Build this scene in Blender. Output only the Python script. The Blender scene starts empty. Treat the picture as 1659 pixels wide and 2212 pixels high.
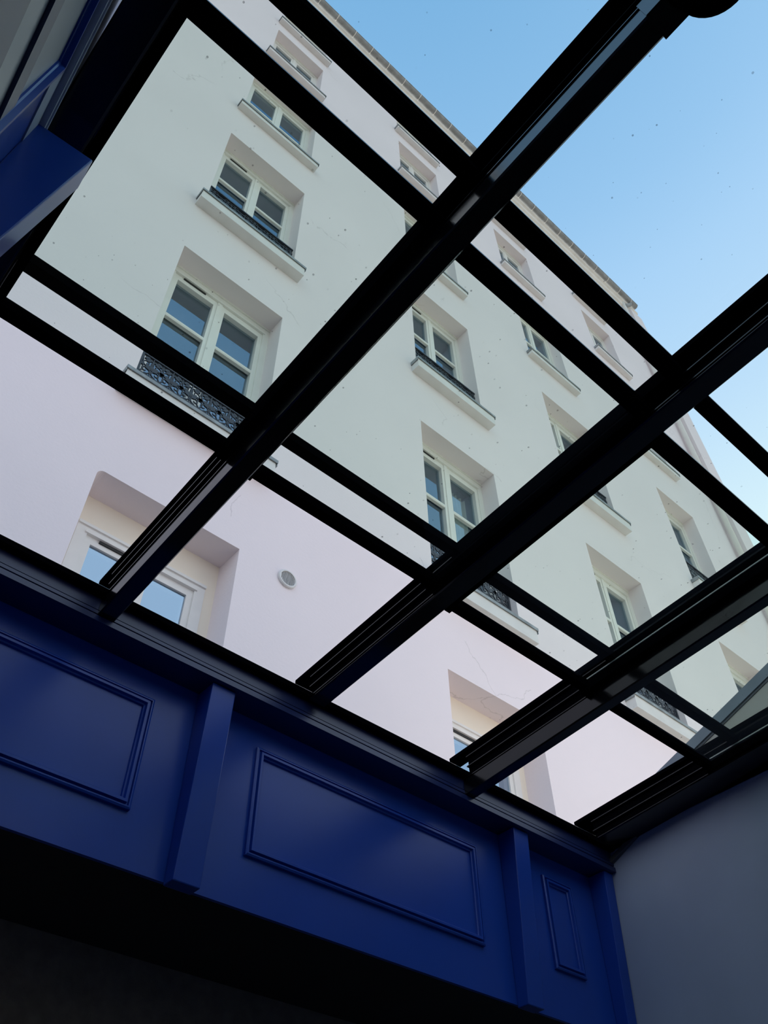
import bpy, math, random
from mathutils import Matrix, Vector
random.seed(4)
H = 1.6                       # eye height; heights below are relative to the eye, floor is world z = 0
scene = bpy.context.scene
COL = scene.collection

# ------------------------------------------------------------------ camera
cam_d = bpy.data.cameras.new('camera')
cam_d.sensor_fit = 'VERTICAL'; cam_d.sensor_height = 36.0
cam_d.lens = 1831.93 / 2212 * 36.0
cam_d.clip_start = 0.01; cam_d.clip_end = 500
cam = bpy.data.objects.new('camera', cam_d); COL.objects.link(cam)
R_ = Vector((0.749000, -0.662463, -0.011913)); D_ = Vector((0.492909, 0.569132, -0.658126)); F_ = Vector((0.442764, 0.487065, 0.752813))
m = Matrix((R_, -D_, -F_)).transposed().to_4x4(); m.translation = (0, 0, H)
cam.matrix_world = m
scene.camera = cam

# ------------------------------------------------------------------ sky, sun, exposure
SUN_AZ, SUN_EL = math.radians(62), math.radians(27)
world = bpy.data.worlds.new('sky'); scene.world = world; world.use_nodes = True
wn = world.node_tree
bg = wn.nodes['Background']
tcw = wn.nodes.new('ShaderNodeTexCoord'); spw = wn.nodes.new('ShaderNodeSeparateXYZ'); rmp = wn.nodes.new('ShaderNodeValToRGB')
wn.links.new(tcw.outputs['Generated'], spw.inputs[0])
SKY = [(-1.0, (0.40, 0.36, 0.31)), (-0.06, (0.45, 0.42, 0.38)), (0.0, (0.92, 0.97, 1.08)), (0.45, (0.78, 0.93, 1.10)), (0.68, (0.79, 0.96, 1.12)), (0.77, (0.61, 0.81, 1.10)), (0.86, (0.465, 0.70, 1.06)), (0.905, (0.365, 0.615, 0.99)), (0.966, (0.27, 0.525, 0.90)), (1.0, (0.21, 0.465, 0.84))]
SKY = [(0.5 + 0.5 * p_, c_) for p_, c_ in SKY]
mulw = wn.nodes.new('ShaderNodeMath'); mulw.operation = 'MULTIPLY_ADD'; mulw.inputs[1].default_value = 0.5; mulw.inputs[2].default_value = 0.5
el_ = rmp.color_ramp.elements
while len(el_) < len(SKY): el_.new(0.5)
for e_, (p_, c_) in zip(el_, SKY): e_.position = p_; e_.color = c_ + (1,)
wn.links.new(spw.outputs['Z'], mulw.inputs[0]); wn.links.new(mulw.outputs[0], rmp.inputs['Fac'])
wn.links.new(rmp.outputs['Color'], bg.inputs[0]); bg.inputs[1].default_value = 1.0
sun_d = bpy.data.lights.new('sun', 'SUN'); sun_d.energy = 8.0; sun_d.angle = math.radians(0.55); sun_d.color = (1.0, 0.96, 0.90)
sun = bpy.data.objects.new('sun', sun_d); COL.objects.link(sun)
sdir = Vector((math.sin(SUN_AZ) * math.cos(SUN_EL), math.cos(SUN_AZ) * math.cos(SUN_EL), math.sin(SUN_EL)))
sun.rotation_euler = sdir.to_track_quat('Z', 'Y').to_euler(); sun.location = (8, 8, 30)
vs = scene.view_settings
scene.display_settings.display_device = 'sRGB'
vs.view_transform = 'Standard'; vs.look = 'None'; vs.gamma = 1.0; vs.use_curve_mapping = False
vs.exposure = 0.0
scene.cycles.use_denoising = True
scene.cycles.transparent_max_bounces = 24
scene.cycles.max_bounces = 14
scene.cycles.diffuse_bounces = 6

# ------------------------------------------------------------------ materials
def new_mat(name):
    mt = bpy.data.materials.new(name); mt.use_nodes = True
    return mt, mt.node_tree, mt.node_tree.nodes['Principled BSDF']
def N(nt, typ, **kw):
    n = nt.nodes.new(typ)
    for k, v in kw.items():
        if k in n.inputs: n.inputs[k].default_value = v
        else: setattr(n, k, v)
    return n
def paint(name, col, rough=0.5, var=0.06, scale=9.0, spec=0.5, bump=0.0, bscale=60.0, metal=0.0):
    mt, nt, b = new_mat(name)
    tc = N(nt, 'ShaderNodeTexCoord')
    nz = N(nt, 'ShaderNodeTexNoise', Scale=scale, Detail=5.0)
    nt.links.new(tc.outputs['Object'], nz.inputs['Vector'])
    rp = N(nt, 'ShaderNodeValToRGB')
    rp.color_ramp.elements[0].position = 0.3; rp.color_ramp.elements[1].position = 0.7
    rp.color_ramp.elements[0].color = [c * (1 - var) for c in col] + [1]
    rp.color_ramp.elements[1].color = [min(1, c * (1 + var)) for c in col] + [1]
    nt.links.new(nz.outputs['Fac'], rp.inputs['Fac']); nt.links.new(rp.outputs['Color'], b.inputs['Base Color'])
    b.inputs['Roughness'].default_value = rough; b.inputs['Specular IOR Level'].default_value = spec
    b.inputs['Metallic'].default_value = metal
    if bump:
        n2 = N(nt, 'ShaderNodeTexNoise', Scale=bscale, Detail=4.0)
        nt.links.new(tc.outputs['Object'], n2.inputs['Vector'])
        bp_ = N(nt, 'ShaderNodeBump', Strength=bump, Distance=0.004)
        nt.links.new(n2.outputs['Fac'], bp_.inputs['Height']); nt.links.new(bp_.outputs['Normal'], b.inputs['Normal'])
    return mt
def render_wall(name, col):
    """white rendered facade with faint stains and a few hairline cracks"""
    mt = paint(name, col, 0.9, 0.025, 0.7, 0.2, 0.25, 40)
    nt = mt.node_tree; b = nt.nodes['Principled BSDF']
    src = b.inputs['Base Color'].links[0].from_socket
    tc = N(nt, 'ShaderNodeTexCoord')
    wz = N(nt, 'ShaderNodeTexNoise', Scale=1.6, Detail=6.0)
    nt.links.new(tc.outputs['Object'], wz.inputs['Vector'])
    mx = N(nt, 'ShaderNodeVectorMath', operation='MULTIPLY_ADD'); mx.inputs[1].default_value = (0.9, 0.9, 0.9)
    nt.links.new(wz.outputs['Color'], mx.inputs[0]); nt.links.new(tc.outputs['Object'], mx.inputs[2])
    vo = N(nt, 'ShaderNodeTexVoronoi', feature='DISTANCE_TO_EDGE', Scale=0.33)
    nt.links.new(mx.outputs[0], vo.inputs['Vector'])
    lt = N(nt, 'ShaderNodeMath', operation='LESS_THAN'); lt.inputs[1].default_value = 0.0016
    nt.links.new(vo.outputs['Distance'], lt.inputs[0])
    mk = N(nt, 'ShaderNodeTexNoise', Scale=0.9, Detail=2.0)
    nt.links.new(tc.outputs['Object'], mk.inputs['Vector'])
    gt = N(nt, 'ShaderNodeMath', operation='GREATER_THAN'); gt.inputs[1].default_value = 0.56
    nt.links.new(mk.outputs['Fac'], gt.inputs[0])
    ml = N(nt, 'ShaderNodeMath', operation='MULTIPLY'); nt.links.new(lt.outputs[0], ml.inputs[0]); nt.links.new(gt.outputs[0], ml.inputs[1])
    m2 = N(nt, 'ShaderNodeMath', operation='MULTIPLY'); m2.inputs[1].default_value = 0.22; nt.links.new(ml.outputs[0], m2.inputs[0])
    mix = N(nt, 'ShaderNodeMixRGB'); mix.inputs['Color2'].default_value = (0.25, 0.23, 0.22, 1)
    nt.links.new(src, mix.inputs['Color1']); nt.links.new(m2.outputs[0], mix.inputs['Fac'])
    nt.links.new(mix.outputs[0], b.inputs['Base Color'])
    return mt
def front_fresnel(nt, ior):
    # the panes are closed thin boxes without refraction, so only the face that is entered reflects
    fr = N(nt, 'ShaderNodeFresnel', IOR=ior); ge = N(nt, 'ShaderNodeNewGeometry')
    inv = N(nt, 'ShaderNodeMath', operation='SUBTRACT'); inv.inputs[0].default_value = 1.0
    nt.links.new(ge.outputs['Backfacing'], inv.inputs[1])
    ml = N(nt, 'ShaderNodeMath', operation='MULTIPLY')
    nt.links.new(fr.outputs[0], ml.inputs[0]); nt.links.new(inv.outputs[0], ml.inputs[1])
    return ml
def roof_glass(name, tint):
    mt = bpy.data.materials.new(name); mt.use_nodes = True; nt = mt.node_tree; nt.nodes.clear()
    out = N(nt, 'ShaderNodeOutputMaterial')
    tr = N(nt, 'ShaderNodeBsdfTransparent'); tr.inputs[0].default_value = tint + (1,)
    gl = N(nt, 'ShaderNodeBsdfGlossy', Roughness=0.02)
    fr = front_fresnel(nt, 1.42)
    mx = N(nt, 'ShaderNodeMixShader')
    nt.links.new(fr.outputs[0], mx.inputs[0]); nt.links.new(tr.outputs[0], mx.inputs[1]); nt.links.new(gl.outputs[0], mx.inputs[2])
    # dust specks lying on the pane
    tc = N(nt, 'ShaderNodeTexCoord')
    vo = N(nt, 'ShaderNodeTexVoronoi', Scale=42.0); nt.links.new(tc.outputs['Object'], vo.inputs['Vector'])
    sp = N(nt, 'ShaderNodeSeparateColor'); nt.links.new(vo.outputs['Color'], sp.inputs[0])
    rad = N(nt, 'ShaderNodeMath', operation='POWER'); rad.inputs[1].default_value = 4.0; nt.links.new(sp.outputs[0], rad.inputs[0])
    rs = N(nt, 'ShaderNodeMath', operation='MULTIPLY'); rs.inputs[1].default_value = 0.12; nt.links.new(rad.outputs[0], rs.inputs[0])
    lt = N(nt, 'ShaderNodeMath', operation='LESS_THAN'); nt.links.new(vo.outputs['Distance'], lt.inputs[0]); nt.links.new(rs.outputs[0], lt.inputs[1])
    st = N(nt, 'ShaderNodeMath', operation='MULTIPLY'); nt.links.new(lt.outputs[0], st.inputs[0]); nt.links.new(sp.outputs[1], st.inputs[1])
    s2 = N(nt, 'ShaderNodeMath', operation='MULTIPLY'); s2.inputs[1].default_value = 0.55; nt.links.new(st.outputs[0], s2.inputs[0])
    df = N(nt, 'ShaderNodeBsdfDiffuse'); df.inputs[0].default_value = (0.10, 0.10, 0.10, 1)
    m2 = N(nt, 'ShaderNodeMixShader')
    nt.links.new(s2.outputs[0], m2.inputs[0]); nt.links.new(mx.outputs[0], m2.inputs[1]); nt.links.new(df.outputs[0], m2.inputs[2])
    nt.links.new(m2.outputs[0], out.inputs[0])
    return mt
def window_glass(name, ior=3.6):
    mt = bpy.data.materials.new(name); mt.use_nodes = True; nt = mt.node_tree; nt.nodes.clear()
    out = N(nt, 'ShaderNodeOutputMaterial')
    tr = N(nt, 'ShaderNodeBsdfTransparent'); tr.inputs[0].default_value = (0.84, 0.87, 0.88, 1)
    gl = N(nt, 'ShaderNodeBsdfGlossy', Roughness=0.015); gl.inputs[0].default_value = (0.60, 0.79, 1, 1)  # deeper blue of the reflected sky is put into this tint
    fr = front_fresnel(nt, ior)         # double glazing: several reflecting faces
    mx = N(nt, 'ShaderNodeMixShader')
    nt.links.new(fr.outputs[0], mx.inputs[0]); nt.links.new(tr.outputs[0], mx.inputs[1]); nt.links.new(gl.outputs[0], mx.inputs[2])
    nt.links.new(mx.outputs[0], out.inputs[0])
    return mt
M = dict(
    facade=render_wall('white_render', (0.86, 0.785, 0.81)),
    stone=paint('sill_stone', (0.77, 0.745, 0.755), 0.85, 0.05, 6, 0.2),
    zinc=paint('zinc', (0.30, 0.32, 0.34), 0.55, 0.25, 12, 0.5, 0.2, 50, 0.35),
    gutter=paint('weathered_zinc', (0.30, 0.30, 0.31), 0.6, 0.22, 7, 0.4, 0.1, 30, 0.1),
    cornice=paint('cornice_stone', (0.86, 0.80, 0.765), 0.9, 0.08, 5, 0.2),
    frame=paint('window_paint', (0.82, 0.80, 0.77), 0.45, 0.03, 8, 0.4),
    slot=paint('vent_slot_black', (0.02, 0.02, 0.02), 0.6, 0.05),
    glass=window_glass('window_glass'),
    film=window_glass('mirror_film_glass', 7.0),
    surround=paint('cream_plaster', (0.88, 0.80, 0.68), 0.9, 0.03, 2, 0.2),
    room=paint('dim_room', (0.16, 0.15, 0.14), 0.9, 0.1, 1.0, 0.1),
    curtain=paint('curtain_cloth', (0.72, 0.71, 0.60), 0.9, 0.05, 8, 0.1),
    blind=paint('blind_cloth', (0.13, 0.115, 0.09), 0.9, 0.05, 60, 0.1),
    iron=paint('cast_iron', (0.028, 0.032, 0.045), 0.45, 0.15, 20, 0.5),
    grille=paint('vent_plastic', (0.70, 0.69, 0.68), 0.5, 0.02),
    pipe=paint('painted_pipe', (0.76, 0.74, 0.72), 0.5, 0.03),
    black=paint('black_powder_coat', (0.002, 0.002, 0.003), 0.5, 0.1, 20, 0.0),
    gloss=paint('black_gloss_aluminium', (0.003, 0.003, 0.005), 0.16, 0.1, 20, 0.45),
    ground=paint('courtyard_paving', (0.27, 0.23, 0.19), 0.9, 0.1, 0.5, 0.2),
    blue=paint('blue_joinery_paint', (0.014, 0.067, 0.40), 0.29, 0.04, 5, 0.36, 0.02, 45),
    glint=paint('pale_glint', (0.42, 0.41, 0.38), 0.4, 0.05),
    sheen=paint('grey_wall_reflection', (0.40, 0.44, 0.46), 0.3, 0.05, 3, 0.5),  # grey of the left wall's reflection, given as a paint
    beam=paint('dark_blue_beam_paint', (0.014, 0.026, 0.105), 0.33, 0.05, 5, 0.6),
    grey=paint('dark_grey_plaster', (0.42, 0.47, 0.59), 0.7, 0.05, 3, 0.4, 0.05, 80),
    strip=paint('dark_flashing', (0.10, 0.104, 0.115), 0.5, 0.05),
    neighbour=paint('beige_render', (0.52, 0.48, 0.43), 0.9, 0.06, 2, 0.2, 0.2, 40),
    coping=paint('coping_zinc', (0.20, 0.23, 0.27), 0.5, 0.15, 8, 0.5, 0.1, 30, 0.2),
    house=paint('cream_render', (0.82, 0.80, 0.77), 0.9, 0.05, 1.5, 0.2),
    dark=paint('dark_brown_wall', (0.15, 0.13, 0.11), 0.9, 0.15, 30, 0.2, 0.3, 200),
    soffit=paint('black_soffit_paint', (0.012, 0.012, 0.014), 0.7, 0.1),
    floor=paint('dark_wood_floor', (0.05, 0.042, 0.036), 0.45, 0.2, 6, 0.4),
    roofglass=roof_glass('roof_glass', (0.941, 0.981, 0.952)),
)

# ------------------------------------------------------------------ mesh helpers
class MB:
    def __init__(s): s.v = []; s.f = []; s.sm = False
    def add(s, vs_, fs):
        o = len(s.v); s.v += [Vector(p) for p in vs_]; s.f += [tuple(i + o for i in f) for f in fs]; return s
    def hexa(s, p):            # p[0..3] lower ring, p[4..7] upper ring
        return s.add(p, [(3, 2, 1, 0), (4, 5, 6, 7), (0, 1, 5, 4), (1, 2, 6, 5), (2, 3, 7, 6), (3, 0, 4, 7)])
    def box(s, x0, x1, y0, y1, z0, z1, fn=None):
        p = [(x0, y0, z0), (x1, y0, z0), (x1, y1, z0), (x0, y1, z0), (x0, y0, z1), (x1, y0, z1), (x1, y1, z1), (x0, y1, z1)]
        return s.hexa([fn(*q) for q in p] if fn else p)
    def prism(s, prof, place, t0, t1):     # prof: 2D ring, place(a, b, t) -> point
        n = len(prof)
        pts = [place(a, b, t0) for a, b in prof] + [place(a, b, t1) for a, b in prof]
        fs = [(i, (i + 1) % n, n + (i + 1) % n, n + i) for i in range(n)]
        fs += [tuple(range(n - 1, -1, -1)), tuple(range(n, 2 * n))]
        return s.add(pts, fs)
    def tube(s, path, r, k=6, cap=True, flat=1.0, nrm=(0, 1, 0)):
        path = [Vector(p) for p in path]; rings = []; nrm = Vector(nrm)
        for i, p in enumerate(path):
            t = (path[min(i + 1, len(path) - 1)] - path[max(i - 1, 0)]).normalized()
            a = nrm - t * nrm.dot(t)
            a = a.normalized() if a.length > 1e-4 else t.orthogonal().normalized()
            b = t.cross(a)
            rr = r[i] if isinstance(r, (list, tuple)) else r
            rings.append([p + (a * math.cos(2 * math.pi * j / k) * flat + b * math.sin(2 * math.pi * j / k)) * rr for j in range(k)])
        vs_ = [q for g in rings for q in g]; fs = []
        for i in range(len(rings) - 1):
            for j in range(k):
                fs.append((i * k + j, i * k + (j + 1) % k, (i + 1) * k + (j + 1) % k, (i + 1) * k + j))
        if cap: fs += [tuple(range(k - 1, -1, -1)), tuple((len(rings) - 1) * k + j for j in range(k))]
        return s.add(vs_, fs)
    def lathe(s, prof, c, axis='y', k=24):  # prof: (radius, height along axis)
        vs_ = []
        for r, h in prof:
            for j in range(k):
                a = 2 * math.pi * j / k
                if axis == 'y': vs_.append((c[0] + r * math.cos(a), c[1] + h, c[2] + r * math.sin(a)))
                else: vs_.append((c[0] + r * math.cos(a), c[1] + r * math.sin(a), c[2] + h))
        fs = []
        for i in range(len(prof) - 1):
            for j in range(k):
                fs.append((i * k + j, i * k + (j + 1) % k, (i + 1) * k + (j + 1) % k, (i + 1) * k + j))
        fs += [tuple(range(k)), tuple((len(prof) - 1) * k + j for j in range(k))]
        return s.add(vs_, fs)
    def build(s, name, mat, parent=None, loc=None, smooth=False):
        """points are given relative to the eye; the mesh is stored relative to its parent (or to its own base)"""
        pts = [p + Vector((0, 0, H)) for p in s.v]
        if parent is not None: base = world_loc(parent)
        elif loc is not None: base = Vector(loc)
        else:
            xs = [p.x for p in pts]; ys = [p.y for p in pts]; zs = [p.z for p in pts]
            base = Vector(((min(xs) + max(xs)) / 2, (min(ys) + max(ys)) / 2, min(zs)))
        me = bpy.data.meshes.new(name)
        me.from_pydata([p - base for p in pts], [], s.f); me.update()
        import bmesh
        bm = bmesh.new(); bm.from_mesh(me); bmesh.ops.recalc_face_normals(bm, faces=bm.faces); bm.to_mesh(me); bm.free()
        if smooth:
            for pl in me.polygons: pl.use_smooth = True
        me.materials.append(M[mat])
        o = bpy.data.objects.new(name, me); COL.objects.link(o)
        if parent is not None: o.parent = parent
        else: o.location = base
        return o
def world_loc(o):
    v = Vector((0, 0, 0))
    while o is not None: v += o.location; o = o.parent
    return v
def thing(name, label, cat, loc, group=None):
    o = bpy.data.objects.new(name, None); COL.objects.link(o); o.location = (loc[0], loc[1], loc[2] + H)
    o.empty_display_size = 0.05
    o['label'] = label; o['category'] = cat; o['kind'] = 'thing'
    if group: o['group'] = group
    return o
def struct(o, label=None):
    o['kind'] = 'structure'
    if label: o['label'] = label
    return o
def clone(o, parent, dloc):
    c = o.copy(); COL.objects.link(c); c.parent = parent; c.location = o.location + Vector(dloc); return c

# roof plane: height of the rafters' reference line over y
SL = 0.066
def ZR(y): return 1.737 + SL * (1.88 - y)
def onroof(x, y, u): return (x, y, ZR(y) + u)

# ------------------------------------------------------------------ the room
def flat(name, x0, x1, y0, y1, z0, z1, mat, label):
    return struct(MB().box(x0, x1, y0, y1, z0, z1).build(name, mat), label)
flat('floor', -0.6, 2.985, -3.5, 2.7, -H - 0.1, -H, 'floor', 'dark wooden floor of the glass roofed room')
flat('ground', -60, 60, -60, 60, -H - 0.35, -H - 0.25, 'ground', 'paved courtyard ground outside')
wb = flat('wall_back', -9.0, 26.0, -3.9, -3.5, -H - 0.1, 3.7, 'house', 'cream rendered house wall behind the glass roof')
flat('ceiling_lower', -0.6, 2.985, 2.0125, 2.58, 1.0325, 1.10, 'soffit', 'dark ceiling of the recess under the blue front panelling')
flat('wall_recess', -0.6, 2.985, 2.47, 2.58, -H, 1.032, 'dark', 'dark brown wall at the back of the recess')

# mouldings framing a panel on a wall: O(a, n, z) maps along-wall, outward and height to a point
MOULD = [(0, 0), (0, 0.010), (0.005, 0.013), (0.008, 0.013), (0.0095, 0.006), (0.014, 0.006), (0.0155, 0.016), (0.023, 0.016), (0.026, 0.008), (0.030, 0.006), (0.032, 0)]
def panel_moulding(O, a0, a1, z0, z1, parent):
    mb = MB(); vs_ = []; fs = []
    for d, n in MOULD:
        vs_ += [O(a0 + d, n, z0 + d), O(a1 - d, n, z0 + d), O(a1 - d, n, z1 - d), O(a0 + d, n, z1 - d)]
    for i in range(len(MOULD) - 1):
        for j in range(4): fs.append((i * 4 + j, i * 4 + (j + 1) % 4, (i + 1) * 4 + (j + 1) % 4, (i + 1) * 4 + j))
    mb.add(vs_, fs); return mb.build('panel_moulding', 'blue', parent)
def pilaster(O, a0, a1, z0, z1, n0, n1, parent):
    e = 0.003
    p = [O(a0, 0, z0), O(a1, 0, z0), O(a1, n0, z0), O(a0, n0, z0), O(a0, 0, z1), O(a1, 0, z1), O(a1, n1, z1), O(a0, n1, z1)]
    o = MB().hexa(p).build('pilaster', 'blue', parent)
    b = o.modifiers.new('soft_edge', 'BEVEL'); b.width = e; b.segments = 2
    return o

# front frieze under the eave
YF = 2.0
wf = struct(MB().box(-0.62, 2.985, YF, YF + 0.012, 1.032, 1.66).build('wall_front', 'blue'), 'blue panelled wall under the eave beam')
Of = lambda a, n, z: (a, YF - n, z)
for a0, a1 in ((0.06, 0.880), (1.252, 2.236), (2.602, 2.772)):
    panel_moulding(Of, a0, a1, 1.180 if a0 < 2.5 else 1.198, 1.533 if a0 < 2.5 else 1.541, wf)
for a0, a1 in ((1.020, 1.104), (2.374, 2.455), (2.914, 2.969)):
    pilaster(Of, a0, a1, 1.022, 1.626, 0.048, 0.084, wf)

# left wall, turned about three degrees
KL, AL = 0.056, -0.182
nl = Vector((1, -KL, 0)).normalized(); tl = Vector((KL, 1, 0)).normalized()
def Ol(a, n, z):
    p = Vector((AL, 0, z)) + tl * a + nl * n
    return (p.x, p.y, p.z)
mbw = MB().box(-3.48, 1.985, -0.12, 0.0, -H, 1.0, lambda a, n, z: Ol(a, n, ZR(a) + 0.5 if z > 0 else z))
wl = struct(mbw.build('wall_left', 'blue'), 'blue panelled side wall at the left edge')
panel_moulding(Ol, -1.05, 0.625, 0.72, 1.533, wl)
ip = MB().box(-1.02, 0.595, 0.0, 0.003, 0.75, 1.505, lambda a, n, z: Ol(a, n, z)).build('painted_reflection', 'sheen', wl); ip['label'] = 'grey satin reflection painted inside the blue moulding'  # grey reflection on the blue wall, laid on as a coloured sheet
for za_, zb_ in ((1.196, 1.262), (0.751, 1.052)):  # dark bands of the wall's reflection, laid on as strips
    MB().box(-1.018, 0.593, 0.0031, 0.009, za_, zb_, lambda a, n, z: Ol(a, n, z)).build('dark_reflection_band', 'beam', wl)
ub_ = MB().box(-3.4, 1.86, 0.0, 0.003, 1.546, 2.0, lambda a, n, z: Ol(a, n, ZR(a) + 0.48 if z > 1.9 else z)).build('upper_reflection', 'grey', wl); ub_['label'] = 'painted grey reflection above the moulding'  # reflected grey painted over the blue wall up here
panel_moulding(Ol, 0.98, 1.80, 1.19, 1.533, wl)
pilaster(Ol, 0.770, 0.838, 1.022, 1.643, 0.050, 0.110, wl)
mb = MB().prism([(0, 1.640), (0.014, 1.640), (0.014, 1.652), (0.010, 1.654), (0.010, 1.662), (0.016, 1.664), (0.016, 1.676), (0, 1.690)], lambda n, z, t: Ol(t, n, z), -3.4, 1.88)
mb.build('lip_moulding', 'grey', wl)  # grey colour stands in for the reflection along this lip

# right wall
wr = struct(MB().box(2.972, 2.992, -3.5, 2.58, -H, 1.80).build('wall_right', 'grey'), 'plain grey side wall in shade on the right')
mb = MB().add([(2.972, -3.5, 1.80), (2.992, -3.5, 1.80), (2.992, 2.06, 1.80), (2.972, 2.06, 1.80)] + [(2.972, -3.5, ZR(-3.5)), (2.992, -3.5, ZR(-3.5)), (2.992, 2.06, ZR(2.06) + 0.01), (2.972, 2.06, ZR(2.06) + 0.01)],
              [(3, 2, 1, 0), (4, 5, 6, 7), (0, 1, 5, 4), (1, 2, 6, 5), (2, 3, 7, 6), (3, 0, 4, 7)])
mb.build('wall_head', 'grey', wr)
st = MB().hexa([(2.955, 1.945, 1.648), (2.973, 1.945, 1.648), (2.973, 1.935, 1.674), (2.955, 1.935, 1.674)] +
               [(2.955, 1.54, 1.812), (2.973, 1.54, 1.812), (2.973, 1.54, 1.834), (2.955, 1.54, 1.834)]).build('flashing_strip', 'strip', wr)
st['label'] = 'thin dark strip running up the grey wall at a slant'

# ------------------------------------------------------------------ eave beam
eb = thing('eave_beam', 'long dark blue moulded beam carrying the lower ends of the rafters', 'beam', (1.4, 1.96, 1.628))
BX0, BX1 = -0.09, 2.971
PX = lambda a, b, t: (t, a, b)
MB().prism([(1.905, 1.716), (1.905, 1.672), (1.913, 1.672), (1.913, 1.668), (1.901, 1.666), (1.901, 1.655), (1.909, 1.654), (1.909, 1.649), (1.897, 1.647), (1.897, 1.628), (1.999, 1.628), (2.06, 1.662), (2.06, 1.74), (1.93, 1.74), (1.93, 1.716)], PX, BX0, BX1).build('beam_body', 'beam', eb)
MB().prism([(1.879, 1.737), (1.879, 1.718), (1.884, 1.714), (1.93, 1.714), (1.93, 1.742), (1.885, 1.741)], PX, BX0, BX1).build('top_rail', 'black', eb)

# ------------------------------------------------------------------ rafters
def rafter(x0, x1, ub, label, left=True, right=True, y1=1.902, yend=-3.48):
    t = thing('rafter', label, 'rafter', ((x0 + x1) / 2, (y1 + yend) / 2, ZR((y1 + yend) / 2) + ub), 'rafters of the glass roof')
    pl = lambda a, b, tt: onroof(a, tt, b)
    e = 0.004; ut = max(-0.028, ub + 0.006)
    MB().prism([(x0, ub + e), (x0 + e, ub), (x1 - e, ub), (x1, ub + e), (x1, ut), (x0, ut)], pl, yend, 1.878).build('beam_profile', 'gloss', t)
    MB().prism([(x0 + 0.010, ut), (x1 - 0.010, ut), (x1 - 0.008, 0.080), (x0 + 0.008, 0.080)], pl, yend, 1.878).build('web', 'black', t)
    if ub < -0.05:
        MB().prism([(x0, ub + e), (x0 + e, ub), (x1 - e, ub), (x1, ub + e), (x1, -0.025), (x0, -0.025)], pl, 1.8781, y1).build('beam_end', 'gloss', t)
    MB().prism([(x0 - 0.006, 0.0805), (x1 + 0.006, 0.0805), (x1 + 0.006, 0.094), (x0 - 0.006, 0.094)] if left and right else
               ([(x0, 0.0805), (x1 + 0.006, 0.0805), (x1 + 0.006, 0.094), (x0, 0.094)] if right else [(x0 - 0.006, 0.0805), (x1, 0.0805), (x1, 0.094), (x0 - 0.006, 0.094)]), pl, yend, 1.96).build('cap', 'black', t)
    for side, on in ((0, left), (1, right)):
        if not on: continue
        for u in (-0.0265, 0.0150, 0.0560):
            if u < ub: continue
            a, b = (x0 - 0.003, x0 + 0.009) if side == 0 else (x1 - 0.009, x1 + 0.003)
            MB().prism([(a, u), (b, u), (b, u + 0.0035), (a, u + 0.0035)], pl, yend, 1.878).build('track_rail', 'gloss', t)
    return t
RAF = [(-0.130, -0.055, -0.088), (0.607, 0.660, -0.088), (1.360, 1.426, -0.036), (2.104, 2.150, -0.088), (2.840, 2.971, -0.022)]
rafter(*RAF[0], 'black rafter along the blue left wall', left=False)
r1 = rafter(*RAF[1], 'first black rafter from the left wall, jointed near its top')
rafter(*RAF[2], 'second black rafter from the left wall, a shallow one ending above the eave beam')
r3 = rafter(*RAF[3], 'third black rafter from the left wall, a deep one nearest the grey wall')
r4 = rafter(*RAF[4], 'black rafter touching the grey right wall all along', right=False)
for r_, xr in ((r3, RAF[3][0]), (r4, RAF[4][0])):
    MB().prism([(xr - 0.026, 0.0145), (xr - 0.0032, 0.0145), (xr - 0.0032, 0.0188), (xr - 0.026, 0.0188)], lambda a, b, t: onroof(a, t, b), -1.0, 1.30).build('glint_strip', 'glint', r_)  # pale strips added for the bright glints along these tracks
# sleeve over the upper length of the first rafter
x0, x1, ub = RAF[1]
MB().prism([(x0 - 0.004, -0.014), (x0 - 0.004, ub - 0.004), (x1 + 0.004, ub - 0.004), (x1 + 0.004, -0.014)], lambda a, b, t: onroof(a, t, b), -3.40, -0.080).build('joint_sleeve', 'gloss', r1)
# round fitting under that rafter at the top of the frame
fz = ZR(-0.19) + ub - 0.0105
fit = thing('ceiling_fitting', 'round black fitting under the first rafter at the top edge', 'light fitting', (0.636, -0.20, fz))
MB().lathe([(0.050, 0), (0.070, -0.004), (0.075, -0.010), (0.075, -0.026), (0.069, -0.034), (0.0, -0.036)], (0.626, -0.20, fz), 'z', 40).build('housing', 'black', fit, smooth=True)
MB().lathe([(0.052, -0.0365), (0.052, -0.038), (0.046, -0.040), (0.0, -0.040)], (0.626, -0.20, fz), 'z', 32).build('lens', 'black', fit, smooth=True)

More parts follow.
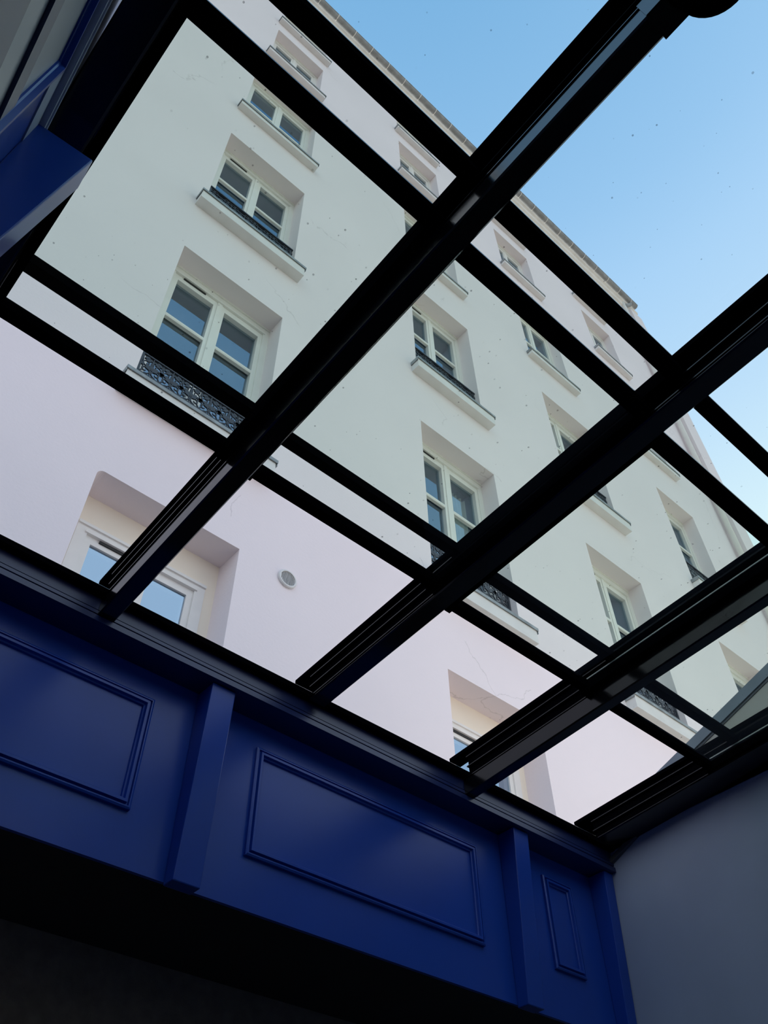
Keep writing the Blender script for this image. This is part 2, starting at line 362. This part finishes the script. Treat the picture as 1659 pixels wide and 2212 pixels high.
# ------------------------------------------------------------------ sliding roof panels, three tracks
TR = [(-0.021, 0.013), (0.0205, 0.0545), (0.0615, 0.0795)]
BAY = [(-0.055, 0.607), (0.660, 1.360), (1.426, 2.104), (2.150, 2.840)]
P1 = [(1.268, 1.236, 0.491, 0.4526), (1.276, 1.245, 0.5005, 0.461), (1.302, 1.272, 0.532, 0.490), (1.307, 1.280, 0.535, 0.494)]
P2 = [(1.161, 1.129, 0.377, 0.337), (1.169, 1.139, 0.386, 0.344), (1.176, 1.147, 0.393, 0.353), (1.182, 1.152, 0.399, 0.359)]
BN = ['bay beside the blue left wall', 'second bay from the blue left wall', 'third bay from the blue left wall', 'bay beside the grey right wall']
TN = ['lowest sliding glass roof panel in the ', 'middle sliding glass roof panel in the ', 'top fixed glass roof panel in the ']
def roof_panel(b, tier, yl0, yl1, yu0, yu1):
    """yl0..yl1 lower rail (eave side), yu0..yu1 upper rail"""
    xa, xb = BAY[b]; u0, u1 = TR[tier]
    ins = 0.0045
    g = thing('roof_panel', TN[tier] + BN[b], 'roof panel', ((xa + xb) / 2, (yl0 + yu1) / 2, ZR((yl0 + yu1) / 2) + u0), 'glass panels of the roof')
    X0, X1 = xa + ins, xb - ins; sw = 0.020
    bxr = lambda x0_, x1_, ya, yb, a, c: MB().box(x0_, x1_, yb, ya, a, c, onroof)
    bxr(X0, X1, yl0, yl1, u0, u1).build('rail', 'black', g)
    bxr(X0, X1, yu0, yu1, u0, u1).build('rail', 'black', g)
    bxr(X0, X0 + sw, yl1, yu0, u0, u1).build('stile', 'black', g)
    bxr(X1 - sw, X1, yl1, yu0, u0, u1).build('stile', 'black', g)
    um = (u0 + u1) / 2
    if tier < 2: bxr(X0 + sw, X1 - sw, yu1, yu1 - 0.003, u1 - 0.006, u1).build('bead', 'gloss', g)  # gloss strip added to give the thin highlight on the upper rail
    bxr(X0 + sw - 0.004, X1 - sw + 0.004, yl1 + 0.004, yu0 - 0.004, um - 0.003, um + 0.003).build('pane', 'roofglass', g)
    if tier == 0:
        for xx in (X0 + 0.001, X1 - 0.025):
            bxr(xx, xx + 0.024, yl0 + 0.009, yl0 - 0.010, u0 - 0.0025, u0 + 0.020).build('guide_block', 'black', g)
for b in range(4):
    roof_panel(b, 0, *P1[b]); roof_panel(b, 1, *P2[b])
    roof_panel(b, 2, P2[b][2] - 0.004, P2[b][3] + 0.004, -3.40, -3.47)

# ------------------------------------------------------------------ neighbour's wall with a sloping coping, outside on the right
nb = thing('parapet_wall', 'beige neighbouring wall with a sloping grey metal coping beyond the right rafter', 'wall', (3.2, 0, -H))
TOP = [(-3.4, 3.66), (0.5, 2.345), (1.672, 1.945), (2.05, 1.902), (3.3, 1.76)]
def strip_prism(y, dz0, dz1, x0_, x1_, name, mat):
    mb = MB()
    for (ya, za), (yb, zb) in zip(TOP[:-1], TOP[1:]):
        mb.hexa([(x0_, ya, za + dz0), (x1_, ya, za + dz0), (x1_, yb, zb + dz0), (x0_, yb, zb + dz0), (x0_, ya, za + dz1), (x1_, ya, za + dz1), (x1_, yb, zb + dz1), (x0_, yb, zb + dz1)])
    return mb.build(name, mat, nb)
mb = MB()
for (ya, za), (yb, zb) in zip(TOP[:-1], TOP[1:]):
    mb.hexa([(3.010, ya, -H), (3.35, ya, -H), (3.35, yb, -H), (3.010, yb, -H), (3.010, ya, za - 0.059), (3.35, ya, za - 0.059), (3.35, yb, zb - 0.059), (3.010, yb, zb - 0.059)])
mb.build('wall_body', 'neighbour', nb)
strip_prism(0, -0.048, 0.0, 3.0, 3.40, 'coping', 'coping')
strip_prism(0, -0.0585, -0.0485, 3.006, 3.36, 'coping_bed', 'strip')

# ------------------------------------------------------------------ the apartment house opposite
D = 3.6
bld = thing('apartment_building', 'tall white rendered apartment house seen through the glass roof', 'building', (2.0, D, -H))
S = D
WIN = {}     # name: x0, x1, sill z, head z (all in units of D), reveal depth in metres, kind
def W_(n, x0, x1, zs, zt, kind): WIN[n] = (x0 * S, x1 * S, zs * S, zt * S, {'ground': 0.24, 'tall': 0.207, 'upper': 0.165}[kind], kind)
W_('A0', 0.243, 0.539, 0.45, 1.162, 'ground'); W_('B0', 1.088, 1.387, 0.45, 1.162, 'ground')
W_('C0', 1.86, 2.15, 0.45, 1.162, 'ground'); W_('D0', 2.63, 2.90, 0.45, 1.162, 'ground')
CX = {1: [(0.241, 0.551), (1.063, 1.377), (1.824, 2.127), (2.602, 2.886)],
      2: [(0.249, 0.559), (1.063, 1.370), (1.809, 2.108), (2.593, 2.879)],
      3: [(0.256, 0.565), (1.060, 1.359), (1.795, 2.085), (2.560, 2.845)],
      4: [(0.283, 0.556), (1.059, 1.328), (1.771, 2.046), (2.527, 2.794)],
      5: [(0.290, 0.560), (1.055, 1.320), (1.760, 2.030), (2.505, 2.770)]}
ZZ = {1: (1.431, 2.075), 2: (2.372, 2.983), 3: (3.268, 3.800), 4: (4.135, 4.597), 5: (4.750, 5.190)}
for fl in CX:
    for c, (a, b) in zip('ABCD', CX[fl]): W_('%s%d' % (c, fl), a, b, ZZ[fl][0], ZZ[fl][1], 'tall' if fl < 3 else 'upper')
XL, XR, ZTOP = -8.0, 3.40 * S, 20.0
wallmb = MB()
def q(x0_, x1_, z0, z1):
    if x1_ - x0_ > 1e-5 and z1 - z0 > 1e-5: wallmb.add([(x0_, D, z0), (x1_, D, z0), (x1_, D, z1), (x0_, D, z1)], [(0, 1, 2, 3)])
bands = [-H, 1.30 * S, 2.22 * S, 3.13 * S, 4.0 * S, 4.67 * S, ZTOP]
for fl in range(6):
    z0, z1 = bands[fl], bands[fl + 1]
    ops = sorted(v for k, v in WIN.items() if k.endswith(str(fl)))
    x = XL
    for (a, b, zs, zt, dp, kind) in ops:
        q(x, a, z0, z1); q(a, b, z0, zs); q(a, b, zt, z1); x = b
        y1 = D + dp
        wallmb.add([(a, D, zt), (b, D, zt), (b, y1, zt), (a, y1, zt)], [(0, 1, 2, 3)])
        wallmb.add([(a, D, zs), (a, D, zt), (a, y1, zt), (a, y1, zs)], [(0, 1, 2, 3)])
        wallmb.add([(b, D, zs), (b, D, zt), (b, y1, zt), (b, y1, zs)], [(0, 1, 2, 3)])
        wallmb.add([(a, D, zs), (b, D, zs), (b, y1, zs), (a, y1, zs)], [(0, 1, 2, 3)])
    q(x, XR, z0, z1)
# the worn, rounded corner of the lowest left opening
a, b, zs, zt, dp, _ = WIN['A0']; rr = 0.05
arc = [(a + rr - rr * math.cos(t), zt - rr + rr * math.sin(t)) for t in [i * math.pi / 12 for i in range(7)]]
wallmb.add([(a, D - 0.0004, zt)] + [(px, D - 0.0004, pz) for px, pz in arc], [tuple(range(8))])
wallmb.add([(px, D, pz) for px, pz in arc] + [(px, D + dp, pz) for px, pz in arc], [(i, i + 1, i + 8, i + 7) for i in range(6)])
# flank and top so the house is solid from the side
wallmb.add([(XR, D, -H), (XR, D + 9, -H), (XR, D + 9, ZTOP), (XR, D, ZTOP)], [(0, 1, 2, 3)])
wallmb.add([(XL, D, -H), (XL, D + 9, -H), (XL, D + 9, ZTOP), (XL, D, ZTOP)], [(0, 1, 2, 3)])
wallmb.add([(XL, D, ZTOP), (XR, D, ZTOP), (XR, D + 9, ZTOP), (XL, D + 9, ZTOP)], [(0, 1, 2, 3)])
wallmb.build('wall', 'facade', bld)
MB().box(XL + 0.1, XR - 0.1, D + 1.0, D + 1.1, -H, ZTOP - 0.2).build('interior_wall', 'room', bld)

# shared meshes for windows of equal size are made once; every window is a part with its own sub-parts
def window(n):
    a, b, zs, zt, dp, kind = WIN[n]
    y = D + dp
    jamb, head = 0.066, 0.115
    if kind == 'ground': 
        # plaster filler above and beside the joinery
        top = 1.097 * S
        fr = MB().box(a, b, y, y + 0.08, top, zt).box(a, a + 0.06, y, y + 0.08, zs, top).box(b - 0.075, b, y, y + 0.08, zs, top)
        fr.build('window_surround', 'surround', bld)
        a, b, zt, y = a + 0.06, b - 0.075, top, y - 0.006
        jamb, head = 0.075, 0.075
    fb = MB().box(a, b, y, y + 0.09, zt - head, zt).box(a, a + jamb, y, y + 0.09, zs, zt - head).box(b - jamb, b, y, y + 0.09, zs, zt - head)
    # thin stepped bead along the head and jambs
    fb.box(a, b, y - 0.012, y, zt - 0.022, zt).box(a + jamb - 0.016, b - jamb + 0.016, y - 0.010, y, zt - head, zt - head + 0.016)
    w = fb.build('window', 'frame', bld)
    mid = (a + b) / 2; st_, rl = 0.044, 0.082
    gy0 = y + {'ground': 0.028, 'tall': 0.060, 'upper': 0.040}[kind]
    if kind == 'ground': rl = 0.060
    za, zb = zs + 0.03, zt - head
    MB().box(mid - 0.026, mid + 0.026, y + 0.004, y + 0.024, za, zb).build('meeting_stile', 'frame', w)
    for s, (l, r) in enumerate(((a + jamb, mid - 0.018), (mid + 0.018, b - jamb))):
        sb = MB().box(l, r, y + 0.014, y + 0.078, zb - rl, zb).box(l, r, y + 0.014, y + 0.078, za, za + rl)
        sb.box(l, l + st_, y + 0.014, y + 0.078, za + rl, zb - rl).box(r - st_, r, y + 0.014, y + 0.078, za + rl, zb - rl)
        sb.build('sash', 'frame', w)
        gl, gr, gt, gb = l + st_, r - st_, zb - rl, za + rl
        cuts = [gt]
        if kind != 'ground':
            step = 0.63 if kind == 'tall' else 0.70
            z = gt - step
            while z > gb + 0.3:
                MB().prism([(y + 0.018, z - 0.024), (y + 0.012, z - 0.012), (y + 0.012, z + 0.012), (y + 0.018, z + 0.024), (y + 0.05, z + 0.024), (y + 0.05, z - 0.024)], PX, gl, gr).build('glazing_bar', 'frame', w)
                cuts += [z]; z -= step
        cuts.append(gb)
        for z1, z0 in zip(cuts[:-1], cuts[1:]):
            MB().box(gl, gr, gy0, gy0 + 0.006, z0, z1).build('pane', 'film' if kind == 'ground' else 'glass', w)
        if s == 0 and kind != 'upper':
            vw = 0.24 if kind == 'tall' else 0.34
            MB().box(l + 0.09, l + 0.09 + vw, y + 0.004, y + 0.02, zb - 0.022, zb - 0.004).build('vent_slot', 'slot', w)
    # cloth hanging inside some of the windows
    def cloth(x0_, x1_, z0, z1, name, mat, waves):
        mb = MB(); k = max(2, int(waves * 10)); vs_ = []; fs = []
        for i in range(k + 1):
            t = i / k; xx = x0_ + (x1_ - x0_) * t
            yy = y + 0.19 + 0.03 * math.sin(t * waves * 2 * math.pi)
            vs_ += [(xx, yy, z0), (xx + 0.01 * math.sin(9 * t), yy, z1)]
        for i in range(k): fs.append((2 * i, 2 * i + 2, 2 * i + 3, 2 * i + 1))
        mb.add(vs_, fs).build(name, mat, w)
    if n == 'B1': cloth(mid + 0.16, b - 0.12, zs, zb - 0.12, 'curtain', 'curtain', 5)
    if n == 'B0': cloth(a + 0.22, mid - 0.08, zs, zb - 0.15, 'curtain', 'curtain', 3)
    if n == 'A1': cloth(a + 0.07, b - 0.07, zs, zb - 0.06, 'blind', 'blind', 0.2)
for n in WIN: window(n)

# sills with a zinc cap turned down at both ends
def sill(n):
    a, b, zs, zt, dp, kind = WIN[n]
    if kind == 'ground': return
    ov = 0.082 if kind == 'tall' else 0.066
    pr, hh = (0.112, 0.175) if kind == 'tall' else (0.092, 0.120)
    s = MB().box(a - ov, b + ov, D - pr, D - 0.0005, zs - hh, zs - 0.006).build('window_sill', 'stone', bld)
    c = MB().box(a + 0.004, b - 0.004, D - 0.002, D + dp - 0.002, zs - 0.006, zs + 0.004)
    c.box(a - ov - 0.012, b + ov + 0.012, D - pr - 0.014, D - 0.0005, zs - 0.006, zs + 0.004)
    c.box(a - ov - 0.012, b + ov + 0.012, D - pr - 0.014, D - pr - 0.008, zs - 0.030, zs - 0.006)
    c.box(a - ov - 0.012, a - ov - 0.006, D - pr - 0.008, D - 0.0005, zs - 0.058, zs - 0.006)
    c.box(b + ov + 0.006, b + ov + 0.012, D - pr - 0.008, D - 0.0005, zs - 0.058, zs - 0.006)
    c.build('sill_cap', 'zinc', s)
for n in WIN: sill(n)

# cast iron guards in the windows of the first two floors
def scroll_mesh(w_, h_):
    """one ornamental unit: two S scrolls, leaves and a rosette inside a w_ x h_ field"""
    mb = MB()
    def spiral(cx, cz, r0, turns, a0, dirn, th=0.0065):
        pts = []
        for i in range(15):
            t = i / 14; r = r0 * (1 - 0.82 * t); an = a0 + dirn * turns * 2 * math.pi * t
            pts.append((cx + r * math.cos(an), 0, cz + r * math.sin(an)))
        mb.tube(pts, [th * (1 - 0.3 * i / 14) for i in range(15)], 5, nrm=(0, 1, 0))
    def leaf(x, z, an, ln, wd):
        c, s_ = math.cos(an), math.sin(an)
        pts = [(0, 0), (0.3, 0.5), (0.62, 0.42), (1, 0), (0.62, -0.42), (0.3, -0.5)]
        ring = [(x + (u * ln) * c - (v * wd) * s_, z + (u * ln) * s_ + (v * wd) * c) for u, v in pts]
        mb.prism(ring, lambda p_, q_, t: (p_, t, q_), -0.005, 0.005)
    for sg in (-1, 1):
        spiral(sg * w_ * 0.24, h_ * 0.62, h_ * 0.26, 1.3, math.pi / 2, sg)
        spiral(sg * w_ * 0.27, h_ * 0.24, h_ * 0.20, 1.2, -math.pi / 2, -sg)
        leaf(sg * w_ * 0.06, h_ * 0.30, math.pi / 2 - sg * 0.5, h_ * 0.34, h_ * 0.2)
        leaf(sg * w_ * 0.36, h_ * 0.44, math.pi / 2 - sg * 1.2, h_ * 0.26, h_ * 0.16)
        leaf(sg * w_ * 0.42, h_ * 0.80, math.pi / 2 + sg * 0.8, h_ * 0.22, h_ * 0.13)
        leaf(sg * w_ * 0.10, h_ * 0.86, -math.pi / 2 + sg * 0.9, h_ * 0.24, h_ * 0.14)
        mb.tube([(sg * w_ * 0.5, 0, h_ * 0.02), (sg * w_ * 0.36, 0, h_ * 0.20), (sg * w_ * 0.44, 0, h_ * 0.55), (sg * w_ * 0.5, 0, h_ * 0.98)], 0.006, 5)
    mb.lathe([(h_ * 0.05, -0.007), (h_ * 0.11, -0.004), (h_ * 0.11, 0.004), (h_ * 0.05, 0.007)], (0, 0, h_ * 0.47), 'y', 10)
    mb.tube([(0, 0, 0), (0, 0, h_ * 0.38)], 0.006, 5); mb.tube([(0, 0, h_ * 0.56), (0, 0, h_)], 0.006, 5)
    return mb
NU = 6
UW, UH = 1.02 / NU, 0.235
sm_ = scroll_mesh(UW, UH); sm_o = None; ring_o = None
def railing(n):
    global sm_o, ring_o
    a, b, zs, zt, dp, kind = WIN[n]
    y = D + 0.075
    l, r = a + 0.012, b - 0.012
    za, zb, zc, zd = zs + 0.045, zs + 0.290, zs + 0.535, zs + 0.605
    top = MB().box(a + 0.001, b - 0.001, y - 0.019, y + 0.019, zd, zd + 0.020).build('guard_rail', 'iron', bld)
    for nm, z in (('lower_bar', za - 0.012), ('middle_bar', zb), ('upper_bar', zc)):
        MB().box(l + 0.022, r - 0.022, y - 0.009, y + 0.009, z, z + 0.012).build(nm, 'iron', top)
    for xx in (l, r - 0.022):
        MB().box(xx, xx + 0.022, y - 0.011, y + 0.011, zs + 0.003, zd).build('post', 'iron', top)
    for xx, wd in ((a + 0.001, l), (r, b - 0.001)):
        MB().box(xx, wd, y - 0.012, y + 0.012, zc - 0.03, zc).build('wall_bracket', 'iron', top)
    base = world_loc(top); wu = (r - l - 0.044) / NU
    for row, (z0, z1) in enumerate(((za, zb), (zb + 0.012, zc))):
        for k in range(NU):
            if sm_o is None:
                sm_o = sm_.build('scroll', 'iron', None, loc=(0, 0, H)); sc = sm_o
            else:
                sc = sm_o.copy(); COL.objects.link(sc)
            sc.parent = top
            sc.location = Vector((l + 0.022 + wu * (k + 0.5), y, z0 + H)) - base
            sc.scale = (wu / UW, 1.25, (z1 - z0) / UH)
    nr = 2 * NU
    for k in range(nr):
        if k % 3 == 1: continue
        if ring_o is None:
            rm = MB(); hh_ = zd - zc - 0.012
            for sx in (-0.021, 0.021):
                rm.tube([(sx + 0.024 * math.cos(t), 0, hh_ / 2 + hh_ / 2 * math.sin(t)) for t in [i * math.pi / 5 for i in range(11)]], 0.006, 4)
            rm.lathe([(0.004, -0.008), (0.012, -0.006), (0.012, 0.006), (0.004, 0.008)], (0, 0, hh_ / 2), 'y', 8)
            ring_o = rm.build('ring_ornament', 'iron', None, loc=(0, 0, H)); rg = ring_o
        else:
            rg = ring_o.copy(); COL.objects.link(rg)
        rg.parent = top
        rg.location = Vector((l + 0.022 + (r - l - 0.044) * (k + 0.5) / nr, y, zc + 0.012 + H)) - base
for n in WIN:
    if WIN[n][5] == 'tall': railing(n)

# round ventilation grille between the two lowest openings
vc = Vector((0.651 * S, D, 1.153 * S)); vr = 0.078
vg = MB().lathe([(vr, -0.0005), (vr, -0.014), (vr - 0.006, -0.020), (vr - 0.016, -0.020), (vr - 0.018, -0.006), (vr - 0.018, -0.0005)], vc, 'y', 40).build('vent_grille', 'grille', bld)
MB().lathe([(vr - 0.018, -0.0050), (vr - 0.018, -0.0078)], vc, 'y', 32).build('grille_back', 'slot', vg)
for i in range(12):
    dx = -0.055 + 0.11 * i / 11; hz = math.sqrt(max(0, (vr - 0.017) ** 2 - dx * dx))
    MB().box(vc.x + dx - 0.0018, vc.x + dx + 0.0018, vc.y - 0.013, vc.y - 0.009, vc.z - hz, vc.z + hz).build('slat', 'grille', vg)

# cornice, gutter with brackets, corner pier and downpipe
MB().prism([(D - 0.0005, 19.70), (D - 0.04, 19.72), (D - 0.05, 19.80), (D - 0.09, 19.84), (D - 0.105, 19.93), (D - 0.118, 19.94), (D - 0.118, 19.955), (D - 0.145, 19.97), (D - 0.152, 20.06), (D - 0.0005, 20.06)], PX, XL, XR - 0.02).build('cornice', 'cornice', bld)
gy, gz, gr_ = 3.412, 20.15, 0.080
ga = [math.pi + math.pi * i / 10 for i in range(11)]
gprof = [(gy + gr_ * math.cos(t), gz + gr_ * math.sin(t)) for t in ga] + [(gy + (gr_ - 0.006) * math.cos(t), gz + (gr_ - 0.006) * math.sin(t)) for t in reversed(ga)]
GX1 = 3.364 * S
gut = MB().prism(gprof, PX, XL, GX1).build('gutter', 'gutter', bld)
MB().tube([(XL, gy - gr_, gz + 0.004), (GX1, gy - gr_, gz + 0.004)], 0.010, 8).build('gutter_bead', 'gutter', gut)
br0 = None
for i in range(26):
    xx = 0.62 + 0.468 * i
    if xx > GX1 - 0.1: break
    pts = [(xx, gy + (gr_ + 0.004) * math.cos(t), gz + (gr_ + 0.004) * math.sin(t)) for t in ga]
    if br0 is None: br0 = MB().tube(pts, 0.009, 4).build('gutter_bracket', 'cornice', gut); bx0 = xx
    else: clone(br0, gut, (xx - bx0, 0, 0))
MB().box(3.27 * S, XR, D - 0.17, D - 0.0005, -H, 19.70).build('corner_pier', 'facade', bld)
px_, py_ = 3.235 * S, D - 0.085
pz = [19.62, 16.0, 12.9, 10.1, 7.2, 4.2, 1.2, -H]
dp_ = MB().tube([(px_, py_, 20.08 - 0.03), (px_, py_ , 19.7), (px_, py_, -H)], 0.052, 14).build('downpipe', 'pipe', bld, smooth=True)
MB().tube([(GX1 - 0.22, gy, gz - 0.05), (GX1 - 0.26, gy + 0.02, gz - 0.16), (px_ + 0.06, py_ - 0.03, gz - 0.30), (px_, py_, gz - 0.42)], 0.05, 12).build('swan_neck', 'gutter', dp_, smooth=True)
for z in pz[1:-1]:
    MB().lathe([(0.053, -0.05), (0.064, -0.045), (0.064, 0.045), (0.053, 0.05)], (px_, py_, z), 'z', 16).build('pipe_collar', 'pipe', dp_)
    MB().box(px_ - 0.012, px_ + 0.012, py_ + 0.05, D - 0.0005, z - 0.012, z + 0.012).build('pipe_clip', 'pipe', dp_)
